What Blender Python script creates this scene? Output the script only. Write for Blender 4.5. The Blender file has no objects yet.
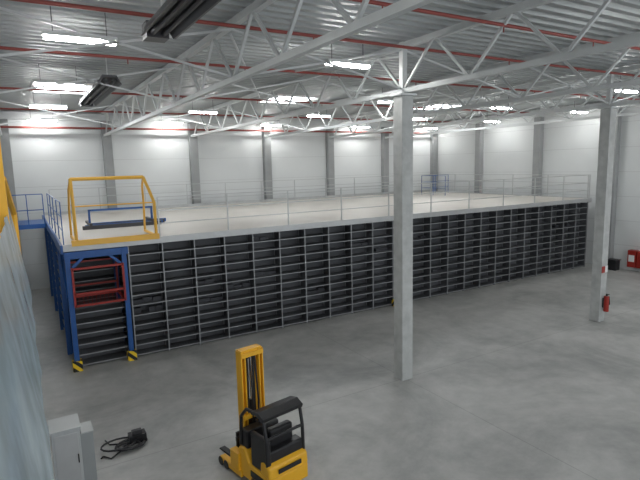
import bpy, math, random
from mathutils import Vector, Matrix
random.seed(4)
scene=bpy.context.scene
col=bpy.context.collection
# ------------------------------------------------------------ materials
def mat(name,c,rough=.5,metal=0,noise=0,nscale=3,emit=None,bump=0,alpha=1,trans=0):
    m=bpy.data.materials.new(name); m.use_nodes=True
    nt=m.node_tree; b=nt.nodes["Principled BSDF"]
    b.inputs["Base Color"].default_value=(*c,1); b.inputs["Roughness"].default_value=rough
    b.inputs["Metallic"].default_value=metal
    if alpha<1: b.inputs["Alpha"].default_value=alpha
    if trans: b.inputs["Transmission Weight"].default_value=trans
    if emit:
        b.inputs["Emission Color"].default_value=(*emit[0],1); b.inputs["Emission Strength"].default_value=emit[1]
    if noise or bump:
        tc=nt.nodes.new("ShaderNodeTexCoord"); n=nt.nodes.new("ShaderNodeTexNoise")
        n.inputs["Scale"].default_value=nscale; n.inputs["Detail"].default_value=6
        nt.links.new(tc.outputs["Object"],n.inputs["Vector"])
        if noise:
            r=nt.nodes.new("ShaderNodeValToRGB")
            r.color_ramp.elements[0].position=.3; r.color_ramp.elements[1].position=.7
            r.color_ramp.elements[0].color=(*[x*(1-noise) for x in c],1)
            r.color_ramp.elements[1].color=(*[min(1,x*(1+noise)) for x in c],1)
            nt.links.new(n.outputs["Fac"],r.inputs["Fac"]); nt.links.new(r.outputs["Color"],b.inputs["Base Color"])
        if bump:
            bp=nt.nodes.new("ShaderNodeBump"); bp.inputs["Strength"].default_value=bump
            nt.links.new(n.outputs["Fac"],bp.inputs["Height"]); nt.links.new(bp.outputs["Normal"],b.inputs["Normal"])
    return m
M_wall=mat("wall_panel",(.66,.68,.68),.6,noise=.03,nscale=.6)
M_joint=mat("panel_joint",(.50,.51,.51),.6)
M_ceil=mat("corrugated_steel",(.38,.40,.40),.45,.3,noise=.06,nscale=1)
M_steel=mat("painted_truss_steel",(.58,.60,.60),.45,.15,noise=.04)
M_conc=mat("column_concrete",(.46,.47,.46),.75,noise=.12,nscale=5,bump=.1)
M_wcol=mat("wall_column_grey",(.30,.31,.31),.6,noise=.06)
M_deck=mat("deck_board",(.50,.47,.43),.4,noise=.05,nscale=1)
M_edge=mat("galvanised",(.48,.49,.49),.4,.4,noise=.05)
M_shelf=mat("shelf_steel",(.30,.31,.32),.45,.4,noise=.05)
M_dark=mat("shelf_painted_shade",(.10,.104,.112),.6,.1,noise=.35,nscale=.8)  # dark colour stands in for the low light deep inside open shelving
M_bin=mat("bin_dark",(.05,.052,.06),.5,noise=.2,nscale=2)
M_blue=mat("blue_paint",(.012,.085,.30),.4,noise=.05)
M_yel=mat("yellow_paint",(.80,.42,.02),.4,noise=.04)
M_gate=mat("gate_yellow",(.85,.48,.07),.4,noise=.04)
M_red=mat("red_paint",(.32,.02,.012),.4,noise=.05)
M_pipe=mat("pipe_red",(.26,.05,.04),.45,noise=.05)
M_blk=mat("black_plastic",(.012,.012,.014),.4,noise=.2,nscale=8)
M_gry=mat("dark_grey_metal",(.07,.07,.075),.4,.5,noise=.1)
M_cab=mat("cabinet_grey",(.46,.48,.48),.45,noise=.04)
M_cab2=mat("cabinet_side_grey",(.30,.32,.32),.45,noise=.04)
M_white=mat("label_white",(.8,.8,.8),.5)
M_light=mat("lamp_tube",(1,1,1),.5,emit=((1,1,.98),70))
M_sky=mat("skylight_dome",(.9,.95,1),.5,emit=((.93,.97,1),12))
M_film=mat("plastic_film",(.40,.50,.55),.25,noise=.3,nscale=3,alpha=.86,bump=.5)
M_chrome=mat("chrome",(.6,.6,.6),.2,1)
def stripes():
    m=mat("hazard_stripes",(.9,.6,.02),.5); nt=m.node_tree; b=nt.nodes["Principled BSDF"]
    tc=nt.nodes.new("ShaderNodeTexCoord"); w=nt.nodes.new("ShaderNodeTexWave"); w.bands_direction='DIAGONAL'
    w.inputs["Scale"].default_value=2.6; r=nt.nodes.new("ShaderNodeValToRGB"); r.color_ramp.interpolation='CONSTANT'
    r.color_ramp.elements[0].color=(.01,.01,.01,1); r.color_ramp.elements[1].color=(.9,.6,.02,1); r.color_ramp.elements[1].position=.5
    nt.links.new(tc.outputs["Object"],w.inputs["Vector"]); nt.links.new(w.outputs["Fac"],r.inputs["Fac"]); nt.links.new(r.outputs["Color"],b.inputs["Base Color"])
    return m
M_haz=stripes()
def floor_mat():
    m=bpy.data.materials.new("polished_concrete"); m.use_nodes=True; nt=m.node_tree; b=nt.nodes["Principled BSDF"]; N=nt.nodes.new; K=nt.links.new
    tc=N("ShaderNodeTexCoord")
    n1=N("ShaderNodeTexNoise"); n1.inputs["Scale"].default_value=.35; n1.inputs["Detail"].default_value=9; n1.inputs["Roughness"].default_value=.65; n1.inputs["Distortion"].default_value=1.0
    n2=N("ShaderNodeTexNoise"); n2.inputs["Scale"].default_value=2.5; n2.inputs["Detail"].default_value=8; n2.inputs["Roughness"].default_value=.65
    K(tc.outputs["Object"],n1.inputs["Vector"]); K(tc.outputs["Object"],n2.inputs["Vector"])
    mx=N("ShaderNodeMath"); mx.operation='ADD'; K(n1.outputs["Fac"],mx.inputs[0])
    m2=N("ShaderNodeMath"); m2.operation='MULTIPLY'; m2.inputs[1].default_value=.5; K(n2.outputs["Fac"],m2.inputs[0]); K(m2.outputs[0],mx.inputs[1])
    r=N("ShaderNodeValToRGB"); r.color_ramp.elements[0].position=.55; r.color_ramp.elements[0].color=(.275,.28,.272,1)
    r.color_ramp.elements[1].position=.95; r.color_ramp.elements[1].color=(.50,.50,.485,1)
    K(mx.outputs[0],r.inputs["Fac"])
    br=N("ShaderNodeTexBrick"); br.offset=0; br.inputs["Scale"].default_value=1; br.inputs["Brick Width"].default_value=7.8; br.inputs["Row Height"].default_value=7.8
    br.inputs["Mortar Size"].default_value=.010; br.inputs["Mortar Smooth"].default_value=0
    br.inputs["Color1"].default_value=br.inputs["Color2"].default_value=(1,1,1,1); br.inputs["Mortar"].default_value=(.75,.75,.75,1)
    mp=N("ShaderNodeMapping"); mp.inputs["Location"].default_value=(.4,-1.0,0); K(tc.outputs["Object"],mp.inputs["Vector"]); K(mp.outputs[0],br.inputs["Vector"])
    mm=N("ShaderNodeMixRGB"); mm.blend_type='MULTIPLY'; mm.inputs[0].default_value=1; K(r.outputs[0],mm.inputs[1]); K(br.outputs["Color"],mm.inputs[2])
    K(mm.outputs[0],b.inputs["Base Color"])
    r2=N("ShaderNodeMapRange"); r2.inputs[3].default_value=.34; r2.inputs[4].default_value=.52; K(n2.outputs["Fac"],r2.inputs[0]); K(r2.outputs[0],b.inputs["Roughness"])
    return m
M_floor=floor_mat()
# ------------------------------------------------------------ mesh builder
class B:
    def __init__(s): s.v=[]; s.f=[]; s.mi=[]; s.mats=[]
    def m(s,mt):
        if mt not in s.mats: s.mats.append(mt)
        return s.mats.index(mt)
    def box(s,a,b,mt):
        x0,y0,z0=a; x1,y1,z1=b; n=len(s.v)
        s.v+=[(x0,y0,z0),(x1,y0,z0),(x1,y1,z0),(x0,y1,z0),(x0,y0,z1),(x1,y0,z1),(x1,y1,z1),(x0,y1,z1)]
        for q in ((0,3,2,1),(4,5,6,7),(0,1,5,4),(1,2,6,5),(2,3,7,6),(3,0,4,7)):
            s.f.append(tuple(n+i for i in q)); s.mi.append(s.m(mt))
        return s
    def beam(s,p,q,w,h,mt):
        p=Vector(p); q=Vector(q); d=(q-p).normalized()
        up=Vector((0,0,1)) if abs(d.z)<.95 else Vector((0,1,0))
        u=d.cross(up).normalized(); v=u.cross(d)
        n=len(s.v)
        for c in (p,q):
            for a,b in ((-1,-1),(1,-1),(1,1),(-1,1)): s.v.append(tuple(c+u*a*w/2+v*b*h/2))
        for t in ((0,1,2,3),(7,6,5,4),(0,4,5,1),(1,5,6,2),(2,6,7,3),(3,7,4,0)):
            s.f.append(tuple(n+i for i in t)); s.mi.append(s.m(mt))
        return s
    def tube(s,pts,r,mt,k=10,closed=False):
        pts=[Vector(p) for p in pts]; N=len(pts); base=len(s.v); prev=None
        for i,p in enumerate(pts):
            if closed: d=(pts[(i+1)%N]-pts[i-1])
            else: d=pts[min(i+1,N-1)]-pts[max(i-1,0)]
            d.normalize()
            if prev is None:
                up=Vector((0,0,1)) if abs(d.z)<.9 else Vector((0,1,0)); u=d.cross(up).normalized()
            else: u=(prev-d*prev.dot(d)).normalized()
            prev=u; w=d.cross(u)
            for j in range(k):
                a=2*math.pi*j/k; s.v.append(tuple(p+(u*math.cos(a)+w*math.sin(a))*r))
        for i in range(N if closed else N-1):
            i2=(i+1)%N
            for j in range(k):
                s.f.append((base+i*k+j,base+i*k+(j+1)%k,base+i2*k+(j+1)%k,base+i2*k+j)); s.mi.append(s.m(mt))
        if not closed:
            s.f.append(tuple(base+j for j in range(k))[::-1]); s.mi.append(s.m(mt))
            s.f.append(tuple(base+(N-1)*k+j for j in range(k))); s.mi.append(s.m(mt))
        return s
    def prism(s,prof,y0,y1,mt):   # profile in XZ extruded along Y
        n=len(s.v); k=len(prof)
        for y in (y0,y1):
            for x,z in prof: s.v.append((x,y,z))
        for i in range(k):
            j=(i+1)%k; s.f.append((n+i,n+j,n+k+j,n+k+i)); s.mi.append(s.m(mt))
        s.f.append(tuple(n+i for i in range(k))[::-1]); s.mi.append(s.m(mt))
        s.f.append(tuple(n+k+i for i in range(k))); s.mi.append(s.m(mt))
        return s
    def build(s,name,parent=None,bevel=0,smooth=False,loc=None,seg=2):
        me=bpy.data.meshes.new(name); me.from_pydata(s.v,[],s.f)
        for m_ in s.mats: me.materials.append(m_)
        for p,i in zip(me.polygons,s.mi): p.material_index=i
        import bmesh
        bm=bmesh.new(); bm.from_mesh(me); bmesh.ops.recalc_face_normals(bm,faces=bm.faces); bm.to_mesh(me); bm.free()
        if smooth:
            for p in me.polygons: p.use_smooth=True
            try: me.set_sharp_from_angle(angle=math.radians(40))
            except Exception: pass
        o=bpy.data.objects.new(name,me); col.objects.link(o)
        if bevel:
            md=o.modifiers.new("bevel","BEVEL"); md.width=bevel; md.segments=seg; md.limit_method='ANGLE'
        if parent: o.parent=parent
        if loc: o.location=loc
        return o
def empty(name,loc=(0,0,0),rz=0):
    e=bpy.data.objects.new(name,None); e.location=loc; e.rotation_euler=(0,0,rz); e.empty_display_size=.2; col.objects.link(e); return e
# ------------------------------------------------------------ shell
XW,YB,XL,YF,ZR=23.4,24.8,-4.0,-6.0,7.6
B().box((XL-.2,YF,-.2),(XW+.2,YB+.2,0),M_floor).build("floor")
w=B().box((XL-.2,YB,0),(XW+.2,YB+.2,ZR+.4),M_wall)
for z in (1.1,2.2,3.3,4.4,5.5,6.6): w.box((XL,YB-.004,z-.008),(XW,YB,z+.008),M_joint)
w.build("wall_back")
w=B().box((XW,YF,0),(XW+.2,YB,ZR+.4),M_wall)
for z in (1.1,2.2,3.3,4.4,5.5,6.6): w.box((XW-.004,YF,z-.008),(XW,YB,z+.008),M_joint)
w.build("wall_right")
B().box((XL-.2,YF,0),(XL,YB,ZR+.4),M_wall).build("wall_left")
c=B(); n=0; y=YF; prof=[]
while y<YB:
    prof+=[(y,ZR),(y+.12,ZR),(y+.16,ZR+.1),(y+.26,ZR+.1)]; y+=.30
prof.append((YB+.1,ZR))
for a in (XL,XW+.1):
    for (yy,zz) in prof: c.v.append((a,yy,zz))
k=len(prof)
for i in range(k-1): c.f.append((i,i+1,k+i+1,k+i)); c.mi.append(c.m(M_ceil))
c.build("ceiling")
B().box((XL-.2,YF,ZR+.35),(XW+.2,YB+.2,ZR+.45),M_ceil).build("roof_slab")
# wall columns
for x in (-.3,3.6,7.5,11.4,15.3,19.2,23.15):
    B().box((x-.19,YB-.3,0),(x+.19,YB-.005,7.18),M_wcol).build("wall_column",bevel=.01)
for i,y in enumerate((21.0,17.1,13.2,9.3)):
    B().box((XW-.3,y-.19,0),(XW-.005,y+.19,7.18),M_wcol).build("wall_column",bevel=.01)
B().box((XL,YB-.22,7.2),(XW-.01,YB-.01,7.5),M_steel).build("trim_1")
B().box((XW-.22,YF,7.2),(XW-.01,YB-.25,7.5),M_steel).build("trim_2")
# hall columns
for x in (7.4,15.2):
    B().box((x-.155,8.85-.155,0),(x+.155,8.85+.155,6.45),M_conc).box((x-.21,8.64,6.45),(x+.21,9.06,6.5),M_steel).box((x-.065,8.785,6.5),(x+.065,8.915,ZR-.02),M_steel).build("concrete_column",bevel=.012)
# trusses along Y
def truss_y(x):
    b=B(); zb,zt=6.56,7.5; y0,y1=-5.5,24.45
    b.beam((x,y0,zb),(x,y1,zb),.1,.1,M_steel); b.beam((x,y0,zt),(x,y1,zt),.12,.12,M_steel)
    st=1.9; y=8.85-st*7; up=True
    while y+st/2<=y1:
        b.beam((x,y,zb),(x,y+st/2,zt),.05,.05,M_steel)
        if y+st<=y1: b.beam((x,y+st/2,zt),(x,y+st,zb),.05,.05,M_steel)
        y+=st
    b.build("roof_truss")
for x in (-.4,3.5,7.4,11.3,15.2,19.1): truss_y(x)
# cross bracing between trusses
b=B()
for y in (8.85,12.65,20.25):
    for x in (-.4,3.5,7.4,11.3,15.2):
        b.beam((x,y,6.6),(x+3.9,y,7.42),.035,.035,M_steel); b.beam((x,y,7.42),(x+3.9,y,6.6),.035,.035,M_steel)
for x in (3.5,11.3):
    b.beam((x,8.9,7.35),(x+3.9,16.4,7.35),.03,.03,M_steel); b.beam((x+3.9,8.9,7.3),(x,16.4,7.3),.03,.03,M_steel)
b.build("roof_bracing")
# pipes
b=B()
for y,z in ((6.2,7.3),(8.2,7.3),(11.4,7.3),(16.6,7.3),(21.8,7.3)):
    b.tube([(XL+.2,y,z),(XW-.4,y,z)],.03,M_pipe)
    xx=XL+1
    while xx<XW-1: b.tube([(xx,y,z-.12),(xx,y,z)],.012,M_pipe,6); xx+=2.6
b.tube([(-2,24.35,6.85),(XW-.4,24.35,6.85)],.045,M_pipe)
b.tube([(-.32,11.4,7.3),(-.32,11.4,0)],.055,M_pipe)
b.build("sprinkler_pipe",smooth=True)
# strip lights
for yy in (-.5,4.4,9.35,14.25,19.2,24.0):
    for xx in (1.1,6.3,11.4,17.0,22.2):
        if (yy,xx) in ((4.4,6.3),(9.35,11.4),(14.25,6.3)): continue
        b=B().box((xx-.55,yy-.09,7.13),(xx+.55,yy+.09,7.19),M_steel).box((xx-.53,yy-.06,7.08),(xx+.53,yy+.06,7.13),M_light)
        b.beam((xx-.4,yy,7.19),(xx-.4,yy,ZR-.02),.012,.012,M_gry); b.beam((xx+.4,yy,7.19),(xx+.4,yy,ZR-.02),.012,.012,M_gry)
        b.build("strip_light")
for i,xx in enumerate((1.5,9.3,17.1)):
    yy=18.0
    b=B().box((xx-.8,yy-.9,ZR-.03),(xx+.8,yy+.9,ZR-.01),M_sky)
    for a,c_ in (((xx-.88,yy-.98,ZR-.06),(xx+.88,yy-.9,ZR+.1)),((xx-.88,yy+.9,ZR-.06),(xx+.88,yy+.98,ZR+.1)),((xx-.88,yy-.9,ZR-.06),(xx-.8,yy+.9,ZR+.1)),((xx+.8,yy-.9,ZR-.06),(xx+.88,yy+.9,ZR+.1))): b.box(a,c_,M_white)
    b.build("window_%d"%(i+1))
# radiant heaters
for y0,y1 in ((4.9,7.9),(12.4,16.7)):
    x=1.98; b=B()
    prof=[(x-.25,6.92),(x-.22,6.92),(x-.13,7.06),(x+.13,7.06),(x+.22,6.92),(x+.25,6.92),(x+.15,7.11),(x-.15,7.11)]
    b.prism(prof,y0,y1,M_gry)
    b.tube([(x-.08,y0,6.98),(x-.08,y1,6.98)],.04,M_blk); b.tube([(x+.08,y0,6.98),(x+.08,y1,6.98)],.04,M_blk)
    b.box((x-.16,y1,6.92),(x+.16,y1+.3,7.15),M_gry)
    for y in (y0+.3,y1-.3): b.beam((x,y,7.1),(x,y,ZR-.02),.02,.02,M_steel)
    b.build("radiant_heater",smooth=False)
# ------------------------------------------------------------ mezzanine with shelving
MZ=empty("mezzanine_shelving")
X0,X1,Y0,Y1,ZD=.8,22.6,13.8,24.3,3.2
B().box((X0,Y0,ZD-.04),(X1,Y1,ZD),M_deck).build("deck_board",MZ)
b=B().box((X0,Y0-.05,ZD-.14),(X1,Y0,ZD+.03),M_edge).box((X1,Y0-.05,ZD-.16),(X1+.05,Y1,ZD+.03),M_edge).box((X0,Y1,ZD-.16),(X1,Y1+.05,ZD+.12),M_edge)
b.build("deck_edge",MZ)
b=B().box((X0-.06,Y0-.05,ZD-.2),(X0,Y1,ZD+.03),M_blue)
for y in (15.2,17.8,20.4,23): b.box((X0-.06,y-.07,0),(X0+.06,y+.07,ZD-.2),M_blue)
b.box((X0,Y0-.04,ZD-.34),(2.3,Y0+.06,ZD-.16),M_blue)
for x in (.87,2.19):
    b.box((x-.06,Y0-.06,0),(x+.06,Y0+.06,ZD-.16),M_blue); b.box((x-.06,15.2,0),(x+.06,15.32,ZD-.16),M_blue)
b.beam((.87,Y0,2.55),(1.35,Y0,3.0),.07,.07,M_blue); b.beam((2.19,Y0,2.55),(1.71,Y0,3.0),.07,.07,M_blue)
b.beam((.80,Y0,1.9),(.80,15.2,3.0),.05,.05,M_blue)
b.box((.8,15.2,2.86),(2.3,15.32,3.04),M_blue)
b.build("blue_frame",MZ,bevel=.006)
b=B()
for x,y in ((.87,Y0),(2.19,Y0),(11.15,Y0-.06)):
    b.box((x-.11,y-.14,0),(x+.11,y-.08,.26),M_haz).box((x-.11,y-.08,0),(x-.08,y+.1,.26),M_haz).box((x+.08,y-.08,0),(x+.11,y+.1,.26),M_haz)
b.build("post_guard",MZ)
# shelving rows
NB=23; xs=[2.32+ (X1-.04-2.32)/NB*i for i in range(NB+1)]
zl=[.06+.273*i for i in range(12)]
def row(yf,yb,x0,x1,xs,name,bins):
    b=B()
    for x in xs:
        for yy in (yf,yb-.04): b.box((x-.015,yy,0),(x+.015,yy+.04,ZD-.15),M_shelf)
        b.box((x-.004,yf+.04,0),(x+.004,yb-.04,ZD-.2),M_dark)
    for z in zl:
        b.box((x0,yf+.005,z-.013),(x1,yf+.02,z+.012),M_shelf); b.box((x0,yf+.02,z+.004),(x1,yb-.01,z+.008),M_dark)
    b.box((x0,yb-.008,.02),(x1,yb,ZD-.2),M_dark)  # dark sheet closes the row in place of the shaded depth behind
    if bins:
        for i in range(len(xs)-1):
            for z in zl[:-1]:
                if random.random()<.07:
                    nb=random.choice((2,3,3,4)); wd=(xs[i+1]-xs[i]-.1)/nb
                    for j in range(nb):
                        if random.random()<.2: continue
                        xa=xs[i]+.05+j*wd; b.box((xa+.01,yf+.2+random.random()*.05,z+.008),(xa+wd-.01,yb-.06,z+.08+random.random()*.06),M_bin)
    b.build(name,MZ)
row(Y0+.04,Y0+.46,2.30,X1-.03,xs,"shelf_row_1",True)
y=Y0+1.5; i=2
while y+1<Y1:
    xr=[X0+.1+(X1-.2-X0)/8*k for k in range(9)]
    row(y,y+.5,X0+.08,X1-.05,xr,"shelf_row_%d"%i,False)
    bb=B()
    for z in zl: bb.box((X0+.02,y,z-.015),(X0+.05,y+1.0,z+.015),M_shelf)
    bb.build("end_frame_%d"%i,MZ)
    y+=1.5; i+=1
# lift bay: low shelves and red gate
b=B()
for z in zl[:6]: b.box((.95,Y0+.1,z-.015),(2.12,Y0+.12,z+.013),M_shelf).box((.95,Y0+.12,z),(2.12,Y0+.6,z+.005),M_dark)
b.box((.95,Y0+.6,.02),(2.12,Y0+.62,1.55),M_dark)
b.build("lift_bay_shelf",MZ)
b=B(); ya=Y0-.12
for y in (ya,ya+1.1):
    for z in (1.68,1.98,2.62): b.beam((.95,y,z),(2.13,y,z),.05,.05,M_red)
    for x in (.95,2.13): b.beam((x,y,1.66),(x,y,2.65),.05,.05,M_red)
for x in (.95,2.13):
    for z in (1.68,2.62): b.beam((x,ya,z),(x,ya+1.1,z),.05,.05,M_red)
for k in range(1,12): b.beam((.95+k*.098,ya+.01,1.7),(.95+k*.098,ya+.01,2.0),.008,.008,M_red)
b.build("red_safety_gate",MZ)
# guard rail
b=B(); zr=(ZD+.38,ZD+.72,ZD+1.08)
def rail(p,q,mt,posts=1.9,r=.02):
    p=Vector((*p,0)); q=Vector((*q,0)); L=(q-p).length; n=max(1,round(L/posts))
    for z in zr: b.beam(p+Vector((0,0,z)),q+Vector((0,0,z)),r*1.2,r*1.2,mt)
    for i in range(n+1):
        c_=p+(q-p)*i/n; b.beam(c_+Vector((0,0,ZD)),c_+Vector((0,0,zr[-1])),r*1.6,r*1.6,mt)
rail((3.15,Y0+.04),(X1,Y0+.04),M_edge); rail((X1-.02,Y0+.1),(X1-.02,Y1),M_edge); rail((X0+.3,Y1-.05),(X1-.1,Y1-.05),M_edge)
b.build("guard_rail",MZ)
b=B(); rail((X0+.03,Y0+.05),(X0+.03,20),M_blue,1.5,.016); rail((20.2,22.5),(22.3,22.5),M_blue,1.05,.014); rail((20.2,20.6),(20.2,22.5),M_blue,.95,.014)
b.build("blue_guard_rail",MZ)
# low blue parts lying on the deck behind the gate
b=B()
for k in range(4): b.box((1.6+.1*k,17.2+.28*k,ZD),(4.0+.12*k,17.28+.28*k,ZD+.12),M_blue if k%2 else M_gry)
for x in (1.8,3.7): b.box((x,17.1,ZD+.12),(x+.08,18.3,ZD+.2),M_gry); b.box((x,17.3,ZD+.2),(x+.06,17.36,ZD+.62),M_blue)
b.box((1.8,17.3,ZD+.56),(3.76,17.36,ZD+.62),M_blue)
b.build("stacked_beams",MZ)
# yellow pallet gate
G=empty("pallet_gate"); G.parent=MZ
b=B()
def arcframe(x,lean):
    return [(x,Y0+.02,ZD+.05),(x,Y0+.02,ZD+.95),(x-lean*.5,Y0+.1,ZD+1.3),(x-lean,Y0+.2,ZD+1.62)]
for x,l in ((1.12,.0),(3.06,.2)):
    b.tube(arcframe(x,l),.04,M_gate,8)
    b.tube([(x,Y0+.02,ZD+.06),(x,Y0+1.45,ZD+.06)],.04,M_gate,8)
    b.tube([(x-l,Y0+.2,ZD+1.62),(x-l*.5,Y0+.9,ZD+1.35),(x,Y0+1.35,ZD+.8),(x,Y0+1.45,ZD+.06)],.03,M_gate,8)
b.tube([(1.12,Y0+.2,ZD+1.62),(2.86,Y0+.2,ZD+1.62)],.045,M_gate,8)
b.box((1.0,Y0-.08,ZD-.02),(3.12,Y0+.02,ZD+.12),M_gate)
b.tube([(1.12,Y0+.03,ZD+.95),(3.06,Y0+.03,ZD+.95)],.018,M_gate,8)
b.build("gate_frame",G,smooth=True)
# landing left of the deck
b=B().box((-.3,20.5,ZD-.16),(.73,22.5,ZD),M_blue)
for x,y in ((-.2,20.6),(-.2,22.4)): b.box((x-.06,y-.06,0),(x+.06,y+.06,ZD-.16),M_blue)
for z in (.5,1.05): b.beam((-.28,20.5,ZD+z),(-.28,22.5,ZD+z),.03,.03,M_blue); b.beam((-.28,20.5,ZD+z),(.7,20.5,ZD+z),.03,.03,M_blue)
for x,y in ((-.28,20.5),(-.28,22.5),(.2,20.5),(.7,20.5)): b.beam((x,y,ZD),(x,y,ZD+1.05),.03,.03,M_blue)
b.build("blue_landing")
# ------------------------------------------------------------ right-hand wall items
b=B().box((XW-.35,11.45,.2),(XW-.02,11.8,.95),M_red).box((XW-.35,11.85,.2),(XW-.02,12.2,.95),M_red).box((XW-.36,11.9,.45),(XW-.35,12.15,.75),M_white)
b.build("fire_hose_cabinet",bevel=.01)
b=B().box((XW-.7,12.5,0),(XW-.35,12.9,.45),M_blk).box((XW-.74,12.46,.45),(XW-.31,12.94,.49),M_blk); b.build("waste_bin",bevel=.02)
E=empty("fire_extinguisher",(15.2-.0,8.85-.27,.35))
b=B().tube([(0,0,0),(0,0,.42),(0,0,.48)],.075,M_red,14); b.tube([(0,0,.48),(0,0,.54)],.025,M_blk,8); b.beam((0,-.08,.54),(0,.03,.54),.02,.02,M_blk)
b.box((-.03,.06,.1),(.03,.12,.4),M_gry)
b.tube([(0,0,.5),(.07,-.04,.45),(.09,-.05,.2)],.012,M_blk,6); b.build("extinguisher_body",E,smooth=True)
B().box((15.04,8.68,1.55),(15.2,8.69,1.75),M_red).box((15.22,8.68,1.55),(15.34,8.69,1.75),M_white).build("fire_sign")
# ------------------------------------------------------------ foreground: railing film and yellow gate
P=empty("viewing_platform")
b=B(); ny=60; nz=10
for i in range(ny+1):
    for j in range(nz+1):
        t=j/nz; yy=.35+7*i/ny; wv=.006*math.sin(yy*5+t*3)+.003*math.sin(yy*13+t*9)
        b.v.append((.012-.14*t+wv,yy,3.6+1.0*t+.01*math.sin(yy*4)))
for i in range(ny):
    for j in range(nz):
        a=i*(nz+1)+j; b.f.append((a,a+1,a+nz+2,a+nz+1)); b.mi.append(b.m(M_film))
b.build("plastic_film_sheet",P,smooth=True)
b=B().box((XL+.05,-1,3.35),(-.2,8,3.5),M_edge)
for y in (.8,3,5.2,7.6): b.box((-.3,y-.03,3.5),(-.24,y+.03,4.58),M_yel)
for z in (4.0,4.55): b.tube([(-.27,-1,z),(-.27,7.8,z)],.025,M_yel,8)
for y in (1,7.8): b.box((-.5,y-.1,0),(-.3,y+.1,3.35),M_blue)
b.build("platform_deck",P)
b=B().box((-.26,6.0,3.5),(-.11,6.12,5.75),M_yel); b.tube([(-.2,6.06,5.72),(-1.6,6.06,5.72)],.05,M_yel,8); b.tube([(-.08,7.5,3.5),(-.08,7.5,4.5),(-.13,6.1,4.95)],.035,M_yel,8); b.build("yellow_gate",P,smooth=False)
# ------------------------------------------------------------ cabinet and cables
b=B().box((.07,8.4,0.03),(.47,8.85,1.02),M_cab).box((.05,8.37,1.02),(.49,8.88,1.05),M_cab).box((.10,8.39,.1),(.44,8.4,.96),M_edge).box((.41,8.38,.45),(.43,8.39,.6),M_blk)
b.box((.47,8.45,.0),(.66,8.8,.88),M_cab2).box((.49,8.44,.88),(.67,8.81,.90),M_cab)
b.box((.07,8.4,0),(.47,8.85,.03),M_blk)
b.build("switch_cabinet",bevel=.01)
b=B()
for k in range(6):
    cx,cy=1.25+random.uniform(-.14,.14),9.25+random.uniform(-.12,.12); r=random.uniform(.14,.26)
    b.tube([(cx+r*math.cos(a*.4)*1.2,cy+r*math.sin(a*.4)*(.8),.02+.012*k) for a in range(16)],.017,M_blk,6,True)
b.tube([(1.2,9.2,.03),(.95,9.0,.02),(.85,9.15,.02),(.8,9.1,.02)],.014,M_blk,6)
b.box((1.32,9.3,0),(1.62,9.5,.16),M_blk); b.box((1.38,9.35,.16),(1.55,9.45,.22),M_gry)
b.tube([(1.4,9.3,.03),(1.0,9.5,.02),(.95,9.7,.02)],.014,M_blk,6)
b.build("cable_coil",smooth=False)
# ------------------------------------------------------------ stacker truck
T=empty("pallet_stacker_truck",(3.0,7.5,0),math.radians(-79))
b=B()
for s in (-1,1):
    y=s*.17
    b.box((-.06,y-.045,.06),(.10,y-.022,2.06),M_yel).box((-.06,y+.022,.06),(.10,y+.045,2.06),M_yel).box((.0,y-.045,.06),(.02,y+.045,2.06),M_yel)
    yi=s*.10; b.box((-.04,yi-.015,.1),(.03,yi+.015,2.0),M_yel)
for z in (2.0,.95,.3): b.box((.06,-.21,z-.035),(.12,.21,z+.035),M_yel)
b.box((-.06,-.20,2.03),(.08,.20,2.08),M_yel)
b.build("mast",T,bevel=.004)
b=B()
b.tube([(.03,0,.1),(.03,0,1.2)],.04,M_blk,12); b.tube([(.03,0,1.2),(.03,0,1.95)],.025,M_chrome,10)
for y in (-.06,.06):
    b.beam((.02,y,.4),(.02,y,1.98),.025,.03,M_blk); b.tube([(.02,y-.015,1.95),(.02,y+.015,1.95)],.05,M_blk,12)
b.tube([(.09,.05,1.95),(.14,.06,1.2),(.12,.05,.6)],.015,M_blk,6); b.tube([(.09,-.05,1.95),(.15,-.05,1.3),(.12,-.06,.6)],.012,M_blk,6)
b.build("hydraulics",T,smooth=True)
b=B()
b.box((-.12,-.26,.12),(-.07,.26,.2),M_blk).box((-.12,-.26,.48),(-.07,.26,.56),M_blk)
for y in (-.18,.18):
    b.box((-.16,y-.05,.07),(-.12,y+.05,.62),M_blk); b.prism([(-.16,.07),(-.16,.12),(-.72,.10),(-.74,.07)],y-.05,y+.05,M_blk)
b.build("fork_carriage",T,bevel=.005)
b=B()
for y in (-.36,.36):
    b.box((-.40,y-.05,.06),(.25,y+.05,.17),M_yel)
    b.box((-.05,y-.06,.15),(.2,y+.06,.45),M_yel)
    b.tube([(-.38,y-.055,.08),(-.38,y+.055,.08)],.08,M_blk,16); b.tube([(-.21,y-.055,.08),(-.21,y+.055,.08)],.08,M_blk,16)
b.build("support_leg",T,bevel=.01)
b=B()
b.prism([(.14,.08),(.14,.55),(.30,.60),(.45,.38),(.85,.38),(1.0,.34),(1.0,.08)],-.38,.38,M_yel)
b.build("chassis",T,bevel=.035,seg=3)
b=B()
b.prism([(.74,.36),(.76,.56),(.86,.60),(.99,.52),(1.01,.32)],-.38,.38,M_yel)
b.build("battery_hood",T,bevel=.04,seg=3)
b=B().box((.16,-.34,.56),(.36,.30,.86),M_blk); b.box((.5,-.37,.38),(.95,-.29,.95),M_blk)
b.box((.74,-.35,.55),(.93,.34,.74),M_blk)
b.build("control_console",T,bevel=.03,seg=3)
b=B().box((.42,-.2,.40),(.76,.25,.54),M_blk).box((.66,-.2,.5),(.8,.25,1.0),M_blk)
b.build("seat",T,bevel=.04,seg=3)
b=B()
for y in (-.35,.35):
    b.tube([(.92,y,.4),(.91,y,.95),(.86,y,1.22),(.70,y,1.30)],.03,M_blk,8)
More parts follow.
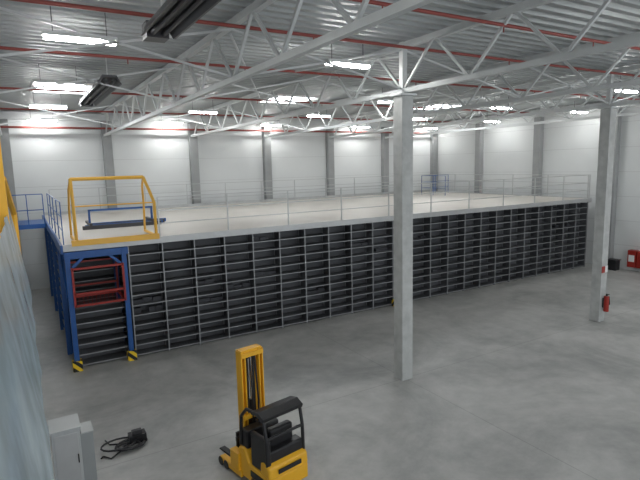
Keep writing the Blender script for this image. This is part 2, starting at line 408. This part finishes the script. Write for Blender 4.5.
b.tube([(.2,-.35,.6),(.24,-.35,1.1),(.40,-.35,1.27),(.70,-.35,1.30)],.03,M_blk,8)
b.prism([(.58,1.26),(.58,1.31),(.76,1.35),(.90,1.28),(.88,1.22),(.74,1.28)],-.39,.39,M_blk)
b.tube([(.91,-.35,.95),(.91,.35,.95)],.025,M_blk,8)
b.build("overhead_guard",T,bevel=.01)
b=B()
b.tube([(.34+.1*math.cos(a*.5236),-.02+.1*math.sin(a*.5236),.96) for a in range(12)],.012,M_blk,6,True); b.tube([(.34,-.02,.84),(.34,-.02,.96)],.02,M_blk,8); b.beam((.24,-.02,.96),(.44,-.02,.96),.02,.01,M_blk)
b.build("steering_wheel",T,smooth=True)
b=B()
for x,y in ((.6,-.33),(.6,.33)): b.tube([(x,y-.05,.11),(x,y+.05,.11)],.11,M_blk,16)
b.build("wheel",T,smooth=True)
b=B().box((1.015,-.22,.40),(1.024,.22,.47),M_blk).box((.5,-.39,.2),(.9,-.38,.3),M_blk); b.build("label",T)
# ------------------------------------------------------------ world, camera
w=bpy.data.worlds.new("world"); scene.world=w; w.use_nodes=True
w.node_tree.nodes["Background"].inputs[0].default_value=(.9,.95,1,1); w.node_tree.nodes["Background"].inputs[1].default_value=1.5
scene.view_settings.view_transform='Standard'; scene.view_settings.exposure=.1
f,yaw,pit,rol=507.1,math.radians(30.48),math.radians(8.33),math.radians(1.42)
F=Vector((math.sin(yaw)*math.cos(pit),math.cos(yaw)*math.cos(pit),-math.sin(pit)))
R=Vector((math.cos(yaw),-math.sin(yaw),0)); D=F.cross(R)
R2=math.cos(rol)*R+math.sin(rol)*D; D2=-math.sin(rol)*R+math.cos(rol)*D
cd=bpy.data.cameras.new("camera"); cd.sensor_width=36; cd.lens=f/640*36; cd.clip_start=.05; cd.clip_end=200
co=bpy.data.objects.new("camera",cd); col.objects.link(co)
mt=Matrix(((R2.x,-D2.x,-F.x,0),(R2.y,-D2.y,-F.y,0),(R2.z,-D2.z,-F.z,5),(0,0,0,1))); co.matrix_world=mt
scene.camera=co
